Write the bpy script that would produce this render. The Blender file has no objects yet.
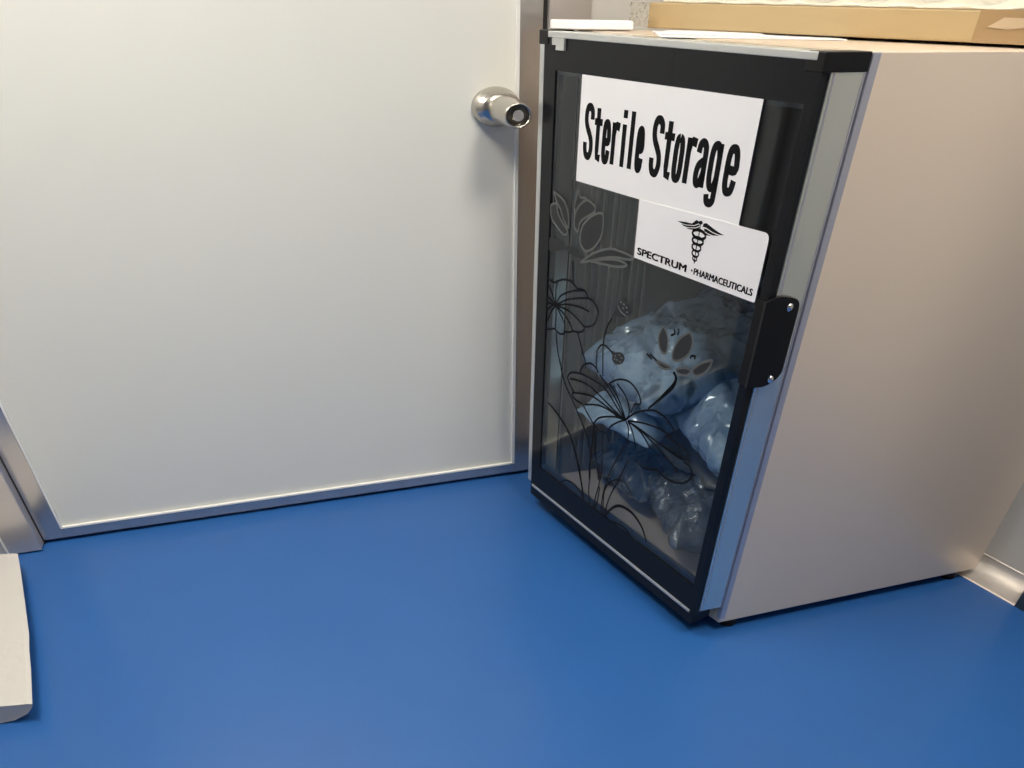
import bpy, bmesh, math, random
from mathutils import Vector, Matrix, noise
C = bpy.context.scene.collection
# ------------------------------------------------------------------ camera, world, lights, exposure
F, PX, PY = 714.65, 512.0, 700.0
R = [[0.950790, -0.309672, 0.010064], [-0.211475, -0.672347, -0.709386], [0.226444, 0.672348, -0.704749]]          # rows: right, down, forward
cam_d = bpy.data.cameras.new('camera'); cam = bpy.data.objects.new('camera', cam_d); C.objects.link(cam)
cam_d.sensor_width = 36; cam_d.lens = F / 1024 * 36; cam_d.clip_start = .01
cam_d.shift_x = (512 - PX) / 1024; cam_d.shift_y = (PY - 384) / 1024
m = Matrix(((R[0][0], -R[1][0], -R[2][0], -1.0548), (R[0][1], -R[1][1], -R[2][1], -1.9764), (R[0][2], -R[1][2], -R[2][2], 1.0743), (0, 0, 0, 1)))
cam.matrix_world = m
bpy.context.scene.camera = cam
w = bpy.data.worlds.new('world'); bpy.context.scene.world = w; w.use_nodes = True
w.node_tree.nodes['Background'].inputs[0].default_value = (.8, .85, .9, 1); w.node_tree.nodes['Background'].inputs[1].default_value = .3
LAMPS = [(-1.5, -.62, .6, .6, 34.0), (-.1, -1.62, .6, .6, 30.0)]      # ceiling panels: x, y, size, strength
LAMP_COL = (1, .93, .82)
vs = bpy.context.scene.view_settings
vs.view_transform = 'Standard'; vs.look = 'None'; vs.gamma = 1; vs.exposure = 0.0
CEIL = 2.35
# ------------------------------------------------------------------ helpers
def mat(name, col, rough=.5, metal=0, coat=0, spec=.5, noise_amt=0, noise_scale=40, bump=0, bump_scale=60, stretch=None):
    M = bpy.data.materials.new(name); M.use_nodes = True; nt = M.node_tree; b = nt.nodes['Principled BSDF']
    b.inputs['Base Color'].default_value = (*col, 1); b.inputs['Roughness'].default_value = rough; b.inputs['Metallic'].default_value = metal
    b.inputs['Coat Weight'].default_value = coat; b.inputs['Coat Roughness'].default_value = .05; b.inputs['Specular IOR Level'].default_value = spec
    tc = nt.nodes.new('ShaderNodeTexCoord'); mp = nt.nodes.new('ShaderNodeMapping'); nt.links.new(tc.outputs['Object'], mp.inputs[0])
    if stretch: mp.inputs['Scale'].default_value = stretch
    if noise_amt:
        n = nt.nodes.new('ShaderNodeTexNoise'); n.inputs['Scale'].default_value = noise_scale; n.inputs['Detail'].default_value = 5
        nt.links.new(mp.outputs[0], n.inputs[0])
        mx = nt.nodes.new('ShaderNodeMix'); mx.data_type = 'RGBA'
        mx.inputs[6].default_value = (*[c * (1 - noise_amt) for c in col], 1); mx.inputs[7].default_value = (*[min(1, c * (1 + noise_amt)) for c in col], 1)
        nt.links.new(n.outputs[0], mx.inputs[0]); nt.links.new(mx.outputs[2], b.inputs['Base Color'])
    if bump:
        n = nt.nodes.new('ShaderNodeTexNoise'); n.inputs['Scale'].default_value = bump_scale; n.inputs['Detail'].default_value = 4
        nt.links.new(mp.outputs[0], n.inputs[0])
        bp = nt.nodes.new('ShaderNodeBump'); bp.inputs['Strength'].default_value = bump; bp.inputs['Distance'].default_value = .01
        nt.links.new(n.outputs[0], bp.inputs['Height']); nt.links.new(bp.outputs[0], b.inputs['Normal'])
    return M
def film(name, tint, gloss_rough, ior, body=None, body_mix=0, bump=0, bump_scale=20):
    """thin clear sheet: tinted see-through, Fresnel mirror, optionally part cloudy"""
    M = bpy.data.materials.new(name); M.use_nodes = True; nt = M.node_tree; nt.nodes.clear()
    out = nt.nodes.new('ShaderNodeOutputMaterial'); tr = nt.nodes.new('ShaderNodeBsdfTransparent'); tr.inputs[0].default_value = (*tint, 1)
    gl = nt.nodes.new('ShaderNodeBsdfGlossy'); gl.inputs['Roughness'].default_value = gloss_rough
    fr = nt.nodes.new('ShaderNodeFresnel')
    ge = nt.nodes.new('ShaderNodeNewGeometry'); mr = nt.nodes.new('ShaderNodeMapRange'); mr.inputs['To Min'].default_value = ior; mr.inputs['To Max'].default_value = 1 / ior
    nt.links.new(ge.outputs['Backfacing'], mr.inputs['Value']); nt.links.new(mr.outputs[0], fr.inputs[0])      # same Fresnel from both sides of the sheet
    base = tr
    if body:
        df = nt.nodes.new('ShaderNodeBsdfDiffuse'); df.inputs[0].default_value = (*body, 1)
        mx0 = nt.nodes.new('ShaderNodeMixShader'); mx0.inputs[0].default_value = body_mix
        nt.links.new(tr.outputs[0], mx0.inputs[1]); nt.links.new(df.outputs[0], mx0.inputs[2]); base = mx0
    mx = nt.nodes.new('ShaderNodeMixShader'); nt.links.new(fr.outputs[0], mx.inputs[0])
    nt.links.new(base.outputs[0], mx.inputs[1]); nt.links.new(gl.outputs[0], mx.inputs[2]); nt.links.new(mx.outputs[0], out.inputs[0])
    if bump:
        tc = nt.nodes.new('ShaderNodeTexCoord'); n = nt.nodes.new('ShaderNodeTexNoise'); n.inputs['Scale'].default_value = bump_scale; n.inputs['Detail'].default_value = 6
        nt.links.new(tc.outputs['Object'], n.inputs[0]); b = nt.nodes.new('ShaderNodeBump'); b.inputs['Strength'].default_value = bump; b.inputs['Distance'].default_value = .02
        nt.links.new(n.outputs[0], b.inputs['Height']); nt.links.new(b.outputs[0], gl.inputs['Normal']); nt.links.new(b.outputs[0], fr.inputs['Normal'])
    return M
def facets(nt, scale, amt, stretch=(1, 1, 1), warp=.12):
    """crumpled sheet: every cell of a warped cell pattern is a small flat facet with a tilt of its own"""
    tc = nt.nodes.new('ShaderNodeTexCoord'); n = nt.nodes.new('ShaderNodeTexNoise'); n.inputs['Scale'].default_value = 7; n.inputs['Detail'].default_value = 3
    nt.links.new(tc.outputs['Object'], n.inputs[0]); av = nt.nodes.new('ShaderNodeVectorMath'); av.operation = 'MULTIPLY_ADD'
    nt.links.new(n.outputs['Color'], av.inputs[0]); av.inputs[1].default_value = (warp,) * 3; nt.links.new(tc.outputs['Object'], av.inputs[2])
    mp = nt.nodes.new('ShaderNodeMapping'); mp.inputs['Scale'].default_value = stretch; mp.inputs['Rotation'].default_value = (.2, .3, .6); nt.links.new(av.outputs[0], mp.inputs[0])
    v = nt.nodes.new('ShaderNodeTexVoronoi'); v.inputs['Scale'].default_value = scale; nt.links.new(mp.outputs[0], v.inputs[0])
    sb = nt.nodes.new('ShaderNodeVectorMath'); sb.operation = 'SUBTRACT'; nt.links.new(v.outputs['Color'], sb.inputs[0]); sb.inputs[1].default_value = (.5, .5, .5)
    ge = nt.nodes.new('ShaderNodeNewGeometry'); ad = nt.nodes.new('ShaderNodeVectorMath'); ad.operation = 'MULTIPLY_ADD'
    nt.links.new(sb.outputs[0], ad.inputs[0]); ad.inputs[1].default_value = (amt,) * 3; nt.links.new(ge.outputs['Normal'], ad.inputs[2])
    nm = nt.nodes.new('ShaderNodeVectorMath'); nm.operation = 'NORMALIZE'; nt.links.new(ad.outputs[0], nm.inputs[0]); return nm.outputs[0]
def root_loc(o):
    v = Vector((0, 0, 0))
    while o: v += o.location; o = o.parent
    return v
def obj(name, bm, material, parent=None, loc=(0, 0, 0), smooth=False, bevel=0):
    me = bpy.data.meshes.new(name); o = bpy.data.objects.new(name, me); C.objects.link(o)
    base = root_loc(parent) if parent else Vector(loc)
    for v in bm.verts: v.co -= base
    bmesh.ops.recalc_face_normals(bm, faces=bm.faces)
    if smooth:
        for f in bm.faces: f.smooth = True
    bm.to_mesh(me); bm.free()
    if parent: o.parent = parent
    else: o.location = loc
    if material: me.materials.append(material)
    if bevel:
        b = o.modifiers.new('bevel', 'BEVEL'); b.width = bevel; b.segments = 2; b.limit_method = 'ANGLE'; b.angle_limit = .7
        b.harden_normals = False
    return o
def thing(name, label, cat, loc, group=None):
    o = bpy.data.objects.new(name, None); C.objects.link(o); o.location = loc; o.empty_display_size = .05
    return tag(o, label, cat, group)
def tag(o, label, cat, group=None):
    o['label'] = label; o['category'] = cat
    if group: o['group'] = group
    return o
def struct(o): o['kind'] = 'structure'; return o
def prism(bm, poly, axis_pts):
    """poly: list of base 3D points, axis_pts: extrusion vector"""
    a = [bm.verts.new(p) for p in poly]; e = Vector(axis_pts); b = [bm.verts.new(Vector(p) + e) for p in poly]
    n = len(poly); bm.faces.new(a); bm.faces.new(b[::-1])
    for i in range(n): bm.faces.new((a[i], a[(i + 1) % n], b[(i + 1) % n], b[i]))
def box(bm, x0, x1, y0, y1, z0, z1): prism(bm, [(x0, y0, z0), (x1, y0, z0), (x1, y1, z0), (x0, y1, z0)], (0, 0, z1 - z0))
def hexa(bm, q0, q1):
    a = [bm.verts.new(p) for p in q0]; b = [bm.verts.new(p) for p in q1]
    bm.faces.new(a); bm.faces.new(b[::-1])
    for i in range(4): bm.faces.new((a[i], a[(i + 1) % 4], b[(i + 1) % 4], b[i]))
def lathe(bm, prof, n, org, ax, ux, ov=1):
    """prof: (radius, along axis)"""
    ax = Vector(ax).normalized(); ux = Vector(ux).normalized(); vx = ax.cross(ux); ux = ux * ov; org = Vector(org); rings = []
    for r, h in prof:
        rings.append([bm.verts.new(org + ax * h + (ux * math.cos(2 * math.pi * i / n) + vx * math.sin(2 * math.pi * i / n)) * max(r, 1e-5)) for i in range(n)])
    for A, B in zip(rings, rings[1:]):
        for i in range(n): bm.faces.new((A[i], A[(i + 1) % n], B[(i + 1) % n], B[i]))
    bm.faces.new(rings[0]); bm.faces.new(rings[-1])
K = -.2273                                    # the cabinet and the right wall stand askew to the door wall
X0, T, X1, YN, YF, H = -.252, .0732, .5753, -.8772, -.1809, 1.02
fd = Vector((-.22165, .97513, 0)); fn = Vector((-.97513, -.22165, 0)); O = Vector((X0, YN, 0))
def fp(s, z, off=0): return O + fd * s + fn * off + Vector((0, 0, z))     # a point on the cabinet front: s from its near edge, height z
def fbox(bm, s0, s1, z0, z1, o0, o1):
    hexa(bm, [fp(s0, z0, o0), fp(s1, z0, o0), fp(s1, z0, o1), fp(s0, z0, o1)], [fp(s0, z1, o0), fp(s1, z1, o0), fp(s1, z1, o1), fp(s0, z1, o1)])
def fpoly(bm, pts, o0, o1): prism(bm, [fp(s, z, o0) for s, z in pts], fn * (o1 - o0))
def ribbon(bm, pts, wd, o0, o1, taper=False, smooth=True):
    """flat printed line along (s, z) points"""
    P = [Vector((a, b)) for a, b in pts]
    if smooth and len(P) > 2:
        Q = []
        for i in range(len(P) - 1):
            p0 = P[max(i - 1, 0)]; p1 = P[i]; p2 = P[i + 1]; p3 = P[min(i + 2, len(P) - 1)]
            for t in (0, .25, .5, .75): Q.append(.5 * ((2 * p1) + (p2 - p0) * t + (2 * p0 - 5 * p1 + 4 * p2 - p3) * t * t + (3 * p1 - p0 - 3 * p2 + p3) * t ** 3))
        P = Q + [P[-1]]
    n = len(P); L = []; Rr = []
    for i, p in enumerate(P):
        d = (P[min(i + 1, n - 1)] - P[max(i - 1, 0)])
        if d.length < 1e-7: d = Vector((1, 0))
        d.normalize(); q = Vector((-d.y, d.x)); ww = wd / 2
        if taper: ww *= .35 + .65 * math.sin(math.pi * min(1, max(0, .08 + .84 * i / (n - 1))))
        L.append(p + q * ww); Rr.append(p - q * ww)
    a = [bm.verts.new(fp(*p, o1)) for p in L]; b = [bm.verts.new(fp(*p, o1)) for p in Rr]
    for i in range(n - 1): bm.faces.new((a[i], a[i + 1], b[i + 1], b[i]))
def xat(x, y): return x + K * (y - YN)        # x of a plan line parallel to the cabinet front
# ------------------------------------------------------------------ materials
M_floor = mat('blue_vinyl', (.022, .108, .345), .3, noise_amt=.06, noise_scale=6, bump=.03, bump_scale=90)
M_wall = mat('wall_panel', (.62, .6, .56), .45, noise_amt=.02, noise_scale=3)
M_jamb = mat('jamb_metal', (.62, .58, .56), .28, metal=.55)
M_door = mat('door_panel', (.77, .775, .725), .42, noise_amt=.02, noise_scale=4)
M_alu = mat('brushed_aluminium', (.57, .545, .535), .22, metal=.82, noise_amt=.06, noise_scale=30, stretch=(1, 1, .05))
M_bead = mat('white_bead', (.85, .85, .83), .4)
M_dark = mat('gap_shade_and_rubber', (.02, .02, .022), .6)  # painted shade in the door gaps, and the cabinet door's rubber gasket
M_steel = mat('satin_steel', (.55, .52, .47), .26, metal=1)
M_chrome = mat('chrome', (.75, .75, .75), .12, metal=1)
M_black = mat('black_gloss', (.009, .01, .012), .2, spec=.22)
M_blackm = mat('black_plastic', (.008, .008, .009), .3, spec=.25)
M_side = mat('cabinet_side_metal', (.84, .7, .555), .3, metal=.32, noise_amt=.02, noise_scale=5)
M_trim = mat('cabinet_edge_trim', (.5, .5, .56), .35, metal=.6)
M_sil = mat('silver_profile', (.78, .8, .73), .2, metal=.86, noise_amt=.05, noise_scale=25, stretch=(1, 1, .04))
M_silp = mat('silver_edge', (.6, .61, .6), .3, metal=.6)
M_liner = mat('liner_grey', (.25, .235, .2), .5, noise_amt=.05, noise_scale=5)
M_linf = mat('liner_floor', (.5, .42, .36), .5, noise_amt=.05, noise_scale=5)
M_paper = mat('white_paper', (.86, .85, .86), .55)
M_pale = mat('pod_dots', (.16, .17, .17), .4)
M_ink = mat('black_ink', (.008, .008, .009), .8, spec=.1)
M_card = mat('kraft_card', (.42, .31, .16), .6, noise_amt=.06, noise_scale=8, stretch=(1, 1, 8))
M_tape = mat('packing_tape', (.33, .22, .11), .22, coat=.4, noise_amt=.1, noise_scale=12)
M_torn = mat('torn_card', (.46, .35, .23), .7, noise_amt=.1, noise_scale=20)
M_white = mat('white_foam', (.54, .525, .5), .6, bump=.15, bump_scale=40)
M_paint = mat('frosted_print', (.026, .028, .03), .45, spec=.25)
M_pline = mat('print_line', (.007, .007, .009), .6, spec=.12)
M_pout = mat('print_outline_pale', (.1, .105, .1), .4)
M_glass = film('tinted_glass', (.83, .86, .88), 0.0, 1.45)
def wrap(name, col, rough, bump, scale):
    """cloth seen through creased shiny plastic: sharp folds from a stretched cell pattern"""
    M = mat(name, col, rough, coat=1.0, noise_amt=.18, noise_scale=7); nt = M.node_tree; b = nt.nodes['Principled BSDF']; b.inputs['Coat Roughness'].default_value = .1; b.inputs['Coat IOR'].default_value = 1.7
    tc = nt.nodes.new('ShaderNodeTexCoord'); n = nt.nodes.new('ShaderNodeTexNoise'); n.inputs['Scale'].default_value = 6; n.inputs['Detail'].default_value = 3
    nt.links.new(tc.outputs['Object'], n.inputs[0]); av = nt.nodes.new('ShaderNodeVectorMath'); av.operation = 'MULTIPLY_ADD'
    nt.links.new(n.outputs['Color'], av.inputs[0]); av.inputs[1].default_value = (.25, .25, .25); nt.links.new(tc.outputs['Object'], av.inputs[2])
    mp = nt.nodes.new('ShaderNodeMapping'); mp.inputs['Scale'].default_value = (1.5, .8, 1); mp.inputs['Rotation'].default_value = (0, .3, .5); nt.links.new(av.outputs[0], mp.inputs[0])
    v = nt.nodes.new('ShaderNodeTexNoise'); v.noise_type = 'RIDGED_MULTIFRACTAL'; v.inputs['Scale'].default_value = scale * .45; v.inputs['Detail'].default_value = 4; nt.links.new(mp.outputs[0], v.inputs[0])
    bp = nt.nodes.new('ShaderNodeBump'); bp.inputs['Strength'].default_value = bump; bp.inputs['Distance'].default_value = .06
    nt.links.new(v.outputs[0], bp.inputs['Height']); nt.links.new(bp.outputs[0], b.inputs['Normal'])
    nt.links.new(facets(nt, 58, 1.5, (1.6, .5, 1)), b.inputs['Coat Normal'])
    return M
M_blue = wrap('blue_wrapped_cloth', (.36, .5, .66), .4, 1, 16)
M_blue2 = wrap('pale_blue_wrap', (.4, .56, .74), .4, .8, 14)
M_blue3 = wrap('deep_blue_wrap', (.16, .26, .4), .35, 1, 14)
M_navy = wrap('navy_wrap', (.05, .07, .11), .3, 1, 16)
M_brown = wrap('brown_pouch', (.17, .15, .12), .45, .2, 8)
M_clear = film('clear_bag_film', (.8, .82, .82), .1, 1.8, (.4, .43, .45), .3, bump=.8, bump_scale=18); [M_clear.node_tree.links.new(facets(M_clear.node_tree, 85, 1.6, (1.5, .55, 1)), nd.inputs['Normal']) for nd in M_clear.node_tree.nodes if nd.bl_idname in ('ShaderNodeBsdfGlossy', 'ShaderNodeFresnel')]; M_tail = film('clear_film', (.9, .89, .85), .28, 1.4, (.6, .55, .48), .25, bump=.08, bump_scale=14)
M_bubble = mat('bubble_wrap', (.66, .62, .5), .3, coat=.5)
M_navyp = mat('dark_slate_plastic', (.03, .045, .07), .4)
M_wf = mat('room_white', (.42, .42, .41), .6); M_wd = mat('room_grey', (.35, .35, .35), .6)
M_lampf = mat('lamp_frame', (.8, .8, .8), .4)
M_em = bpy.data.materials.new('lamp_diffuser'); M_em.use_nodes = True
_b = M_em.node_tree.nodes['Principled BSDF']; _b.inputs['Emission Color'].default_value = (*LAMP_COL, 1); _b.inputs['Emission Strength'].default_value = 15
# ------------------------------------------------------------------ room shell
WX = .6254                                    # right wall plane at y = YN
FRONT, LEFT = -3.7, -2.3
bm = bmesh.new(); prism(bm, [(LEFT - .1, .12, -.05), (xat(WX, .12) + .1, .12, -.05), (xat(WX, FRONT) + .1, FRONT - .1, -.05), (LEFT - .1, FRONT - .1, -.05)], (0, 0, .05))
struct(obj('floor', bm, M_floor))
bm = bmesh.new(); prism(bm, [(LEFT - .1, .12, CEIL), (xat(WX, .12) + .1, .12, CEIL), (xat(WX, FRONT) + .1, FRONT - .1, CEIL), (LEFT - .1, FRONT - .1, CEIL)], (0, 0, .05))
struct(obj('ceiling', bm, M_wf))
bm = bmesh.new(); box(bm, -.233, xat(WX, 0) + .05, -.005, .08, 0, CEIL)             # right of the door
box(bm, LEFT, -1.81, -.032, .08, 0, CEIL)                                          # left of the door
box(bm, -1.81, -.233, 0.0, .08, 2.1, CEIL)                                         # above the door
struct(obj('wall_back', bm, M_wall))
bm = bmesh.new(); prism(bm, [(xat(WX, .08), .08, 0), (xat(WX, .08) + .08, .08, 0), (xat(WX, FRONT) + .08, FRONT, 0), (xat(WX, FRONT), FRONT, 0)], (0, 0, CEIL))
struct(obj('wall_right', bm, M_wall))
bm = bmesh.new(); box(bm, LEFT - .08, LEFT, FRONT, .08, 0, CEIL); struct(obj('wall_left', bm, M_wd))
bm = bmesh.new(); box(bm, LEFT - .08, xat(WX, FRONT) + .1, FRONT - .08, FRONT, 0, CEIL); struct(obj('wall_front', bm, M_wd))
# coved metal skirting along the right wall: concave quarter from floor to wall
bm = bmesh.new(); prof = [(0, 0), (.004, .002)] + [(.07 - .066 * math.cos(t), .046 - .044 * math.sin(t)) for t in [math.pi / 2 * (1 - i / 8) * 1 for i in range(0)]]
for i in range(17):
    a = i / 16 * math.pi / 2
    prof.append((.004 + .064 * math.sin(a), .002 + .042 * (1 - math.cos(a))))
prof += [(.07, .046), (.072, .046), (.072, 0)]
def cove(y0, y1):
    bm = bmesh.new(); A = [bm.verts.new((xat(.5554 + px, y0), y0, pz)) for px, pz in prof]; B = [bm.verts.new((xat(.5554 + px, y1), y1, pz)) for px, pz in prof]
    n = len(prof); bm.faces.new(A); bm.faces.new(B)
    for i in range(n): bm.faces.new((A[i], A[(i + 1) % n], B[(i + 1) % n], B[i]))
    return bm
struct(obj('baseboard_right', cove(-.006, -1.0107), mat('cove_metal', (.8, .75, .7), .5, metal=.8)))
# dark slate upright at the end of the skirting
bm = bmesh.new(); prism(bm, [(xat(.553, -1.0115), -1.0115, 0), (xat(WX, -1.0115), -1.0115, 0), (xat(WX, -1.35), -1.35, 0), (xat(.553, -1.35), -1.35, 0)], (0, 0, 1.2))
tr = struct(obj('trim_3', bm, M_navyp))
# left door jamb (stands proud of the leaf), near-black strips painting the shade in the door gaps, right jamb
bm = bmesh.new(); box(bm, -1.8065, -1.7285, -.0415, .06, .004, 2.12); struct(obj('trim_1', bm, M_jamb, bevel=.002))
bm = bmesh.new(); box(bm, -1.8105, -1.8067, -.0435, .05, 0, 2.12); struct(obj('trim_4', bm, M_bead))
bm = bmesh.new(); box(bm, -.3305, -.2335, -.008, .06, 0, 2.12); struct(obj('trim_2', bm, M_jamb, bevel=.002))
bm = bmesh.new(); box(bm, -1.7283, -1.7266, -.006, .05, .0, 2.08); box(bm, -.3418, -.3307, .004, .05, 0, 2.08); box(bm, -1.7266, -.3307, .012, .05, 2.06, 2.08); box(bm, -1.7266, -.3418, .02, .05, 0, .0095)
struct(obj('gap_shade', bm, M_dark))
# ------------------------------------------------------------------ door leaf
XL, XR, ZS, ZR, XO, ZT = -1.7264, -.342, .010, .0367, .0519, 2.06
door = bpy.data.objects.new('door_1', None); C.objects.link(door); door.location = (XL, 0, 0); struct(door)
bm = bmesh.new(); box(bm, XL + XO - .004, XR - XO + .004, .003, .035, ZR - .004, ZT - XO); obj('door_panel', bm, M_door, door)
for a, b in ((XL, XL + XO), (XR - XO, XR)):
    bm = bmesh.new(); box(bm, a, b, -.004, .04, ZS, ZT); obj('stile', bm, M_alu, door, bevel=.0015)
bm = bmesh.new(); box(bm, XL + XO, XR - XO, -.0035, .04, ZS, ZR); obj('rail', bm, M_alu, door, bevel=.0015)
bm = bmesh.new(); box(bm, XL + XO, XR - XO, -.0035, .04, ZT - XO, ZT); obj('rail', bm, M_alu, door, bevel=.0015)
bw = .0055
bm = bmesh.new(); box(bm, XL + XO, XL + XO + bw, -.005, .004, ZR, ZT - XO); box(bm, XR - XO - bw * 1.4, XR - XO, -.005, .004, ZR, ZT - XO)
box(bm, XL + XO + bw, XR - XO - bw, -.005, .004, ZR, ZR + bw * .75); box(bm, XL + XO + bw, XR - XO - bw, -.005, .004, ZT - XO - bw, ZT - XO)
bd = obj('glazing_bead', bm, M_bead, door); bd['label'] = 'thin white bead around the panel'
KN = (-.447, .003, .8885)
bm = bmesh.new(); lathe(bm, [(.035, 0), (.035, .006), (.0335, .013), (.0292, .021), (.025, .026), (.023, .03)], 40, KN, (0, -1, 0), (1, 0, 0), 1.62)
rose = obj('doorknob', bm, M_steel, door, smooth=True)
bm = bmesh.new(); lathe(bm, [(.0175, .02), (.0168, .036), (.0185, .043), (.0222, .052), (.0238, .075), (.0232, .105), (.0218, .154), (.0205, .163), (.0185, .165), (.0172, .158), (.016, .14)], 40, KN, (0, -1, 0), (1, 0, 0), 1.45)
obj('knob_grip', bm, M_steel, rose, smooth=True)
bm = bmesh.new(); lathe(bm, [(.0105, .138), (.0105, .159), (.0094, .163), (.004, .163)], 28, KN, (0, -1, 0), (1, 0, 0), 1.3)
box(bm, KN[0] - .0012, KN[0] + .0012, KN[1] - .1638, KN[1] - .162, KN[2] - .006, KN[2] + .006)
obj('lock_cylinder', bm, M_chrome, rose)
# ------------------------------------------------------------------ the storage cabinet
cab = thing('storage_cabinet', 'silver beige metal storage cabinet with a dark glass door, standing on the blue floor', 'cabinet', (.05, -.53, 0))
XB = X0 + T + .002; ZB = .0255; th = .022
def plan(xa, xb, y0, y1, z): return [(xat(xa, y0), y0, z), (xat(xb, y0), y0, z), (xat(xb, y1), y1, z), (xat(xa, y1), y1, z)]
bm = bmesh.new(); prism(bm, plan(XB, X1, YN, YN + th, ZB), (0, 0, H - ZB)); obj('side_panel', bm, M_side, cab, bevel=.002)
bm = bmesh.new(); prism(bm, plan(XB, X1, YF - th, YF, ZB), (0, 0, H - ZB)); obj('side_panel', bm, M_side, cab, bevel=.002)
bm = bmesh.new(); prism(bm, plan(XB, X1, YN + th, YF - th, H - th), (0, 0, th)); obj('top_panel', bm, M_side, cab)
bm = bmesh.new(); prism(bm, plan(XB, X1, YN + th, YF - th, ZB), (0, 0, th)); obj('bottom_panel', bm, M_side, cab)
bm = bmesh.new(); prism(bm, plan(X1 - th, X1, YN + th, YF - th, ZB + th), (0, 0, H - ZB - 2 * th)); obj('back_panel', bm, M_side, cab)
bm = bmesh.new(); prism(bm, plan(XB - .0005, XB + .0125, YN - .0025, YN + .01, ZB + .012), (0, 0, H - ZB - .013)); e = obj('edge_trim', bm, M_trim, cab, bevel=.001); e['label'] = 'bluish grey folded edge of the side'
# liner
lt = .018; y0, y1 = YN + th, YF - th; LF = .1
bm = bmesh.new(); prism(bm, plan(XB + .002, X1 - th, y1 - lt, y1, ZB + th), (0, 0, H - ZB - 2 * th)); prism(bm, plan(XB + .002, X1 - th, y0, y0 + lt, ZB + th), (0, 0, H - ZB - 2 * th))
prism(bm, plan(X1 - th - lt, X1 - th, y0 + lt, y1 - lt, ZB + th), (0, 0, H - ZB - 2 * th)); prism(bm, plan(XB + .002, X1 - th - lt, y0 + lt, y1 - lt, H - th - lt), (0, 0, lt))
obj('liner', bm, M_liner, cab)
bm = bmesh.new(); prism(bm, plan(XB + .002, X1 - th - lt, y0 + lt, y1 - lt, ZB + th), (0, 0, LF - ZB - th)); obj('liner_floor', bm, M_linf, cab)
for yy, sg in ((y1 - lt, -1), (y0 + lt, 1)):
    for q in range(9):
        xx = XB + .02 + q * .02 + (.006 if q % 3 == 0 else 0)
        bm = bmesh.new(); box(bm, xat(xx, yy), xat(xx, yy) + (.011 if q != 4 else .017), min(yy, yy + sg * .007), max(yy, yy + sg * .007), LF + .02, H - .07); obj('liner_rib', bm, M_liner, cab, bevel=.002)
for xx, yy in ((XB + .05, YN + .026), (X1 - .05, YN + .026), (XB + .06, YF - .05), (X1 - .05, YF - .05)):
    bm = bmesh.new(); lathe(bm, [(.02, 0), (.021, .006), (.018, .012), (.018, ZB + .001)], 20, (xat(xx, yy), yy, 0), (0, 0, 1), (1, 0, 0)); obj('foot', bm, M_blackm, cab)
# door of the cabinet (hollow slab; the frame is the part, its fittings are sub-parts)
ZD = .0727
GS0, GS1, GZ0, GZ1 = .0185, .6575, .136, .9637; FL = .7141
bm = bmesh.new(); fbox(bm, 0, GS0, ZD, 1.012, -.017, 0); fbox(bm, GS1, FL - .014, ZD, 1.012, -.017, 0); fbox(bm, GS0, GS1, ZD, GZ0, -.017, 0); fbox(bm, GS0, GS1, GZ1, 1.012, -.017, 0)
cdoor = obj('cabinet_door', bm, M_black, cab)
bm = bmesh.new(); fbox(bm, GS0 - .006, GS1 + .006, GZ0 - .006, GZ1 + .006, -.0062, -.0022); gp = obj('glass_pane', bm, M_glass, cdoor)
gp['label'] = 'dark tinted glass'
bm = bmesh.new(); fbox(bm, GS0 - .004, GS1 + .004, GZ0 - .004, GZ0 + .011, -.016, -.0064); fbox(bm, GS0 - .004, GS1 + .004, GZ1 - .006, GZ1 + .004, -.016, -.0064)
fbox(bm, GS0 - .004, GS0 + .006, GZ0 + .011, GZ1 - .006, -.016, -.0064); fbox(bm, GS1 - .006, GS1 + .004, GZ0 + .011, GZ1 - .006, -.016, -.0064)
obj('glass_spacer', bm, mat('spacer_grey', (.05, .055, .07), .4), cdoor)
ds = .0165
bm = bmesh.new(); prism(bm, plan(X0 + .0165, X0 + .0728, YN, YN + .018, ZD), (0, 0, 1.0 - ZD)); o = obj('side_profile', bm, M_sil, cdoor, bevel=.0012)
for xa, yb, za, zb in ((.0205, .0008, ZD + .001, .998), (.069, .0012, ZD, 1.0)):
    bm = bmesh.new(); prism(bm, plan(X0 + xa, X0 + xa + .0022, YN - yb, YN + .002, za), (0, 0, zb - za)); obj('profile_groove', bm, M_trim, cdoor)
bm = bmesh.new(); prism(bm, plan(X0 + .0728, XB, YN + .004, YN + .018, ZD), (0, 0, 1.0 - ZD)); prism(bm, plan(X0 + .0728, XB, YF - .018, YF, ZD), (0, 0, 1.0 - ZD)); prism(bm, plan(X0 + .0728, XB, YN + .018, YF - .018, ZD), (0, 0, .016)); prism(bm, plan(X0 + .0728, XB, YN + .018, YF - .018, .985), (0, 0, .016)); obj('door_gasket', bm, M_dark, cdoor)
bm = bmesh.new(); prism(bm, plan(X0 + .0165, X0 + .0728, YF - .018, YF, ZD), (0, 0, 1.0 - ZD)); obj('side_profile', bm, M_sil, cdoor, bevel=.0012)
bm = bmesh.new(); prism(bm, plan(X0 + .0165, X0 + .0728, YN + .018, YF - .018, ZD), (0, 0, .02)); obj('cross_profile', bm, M_sil, cdoor)
bm = bmesh.new(); prism(bm, plan(X0 + .0165, X0 + .0728, YN + .018, YF - .018, .985), (0, 0, .034)); obj('cross_profile', bm, M_sil, cdoor)
bm = bmesh.new(); fbox(bm, .012, .692, 1.0105, 1.0195, -.03, .0015); obj('top_strip', bm, M_silp, cdoor, bevel=.001)
bm = bmesh.new(); fbox(bm, .012, .691, .0665, .0735, -.02, .0025); obj('bottom_strip', bm, M_silp, cdoor, bevel=.001)
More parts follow.
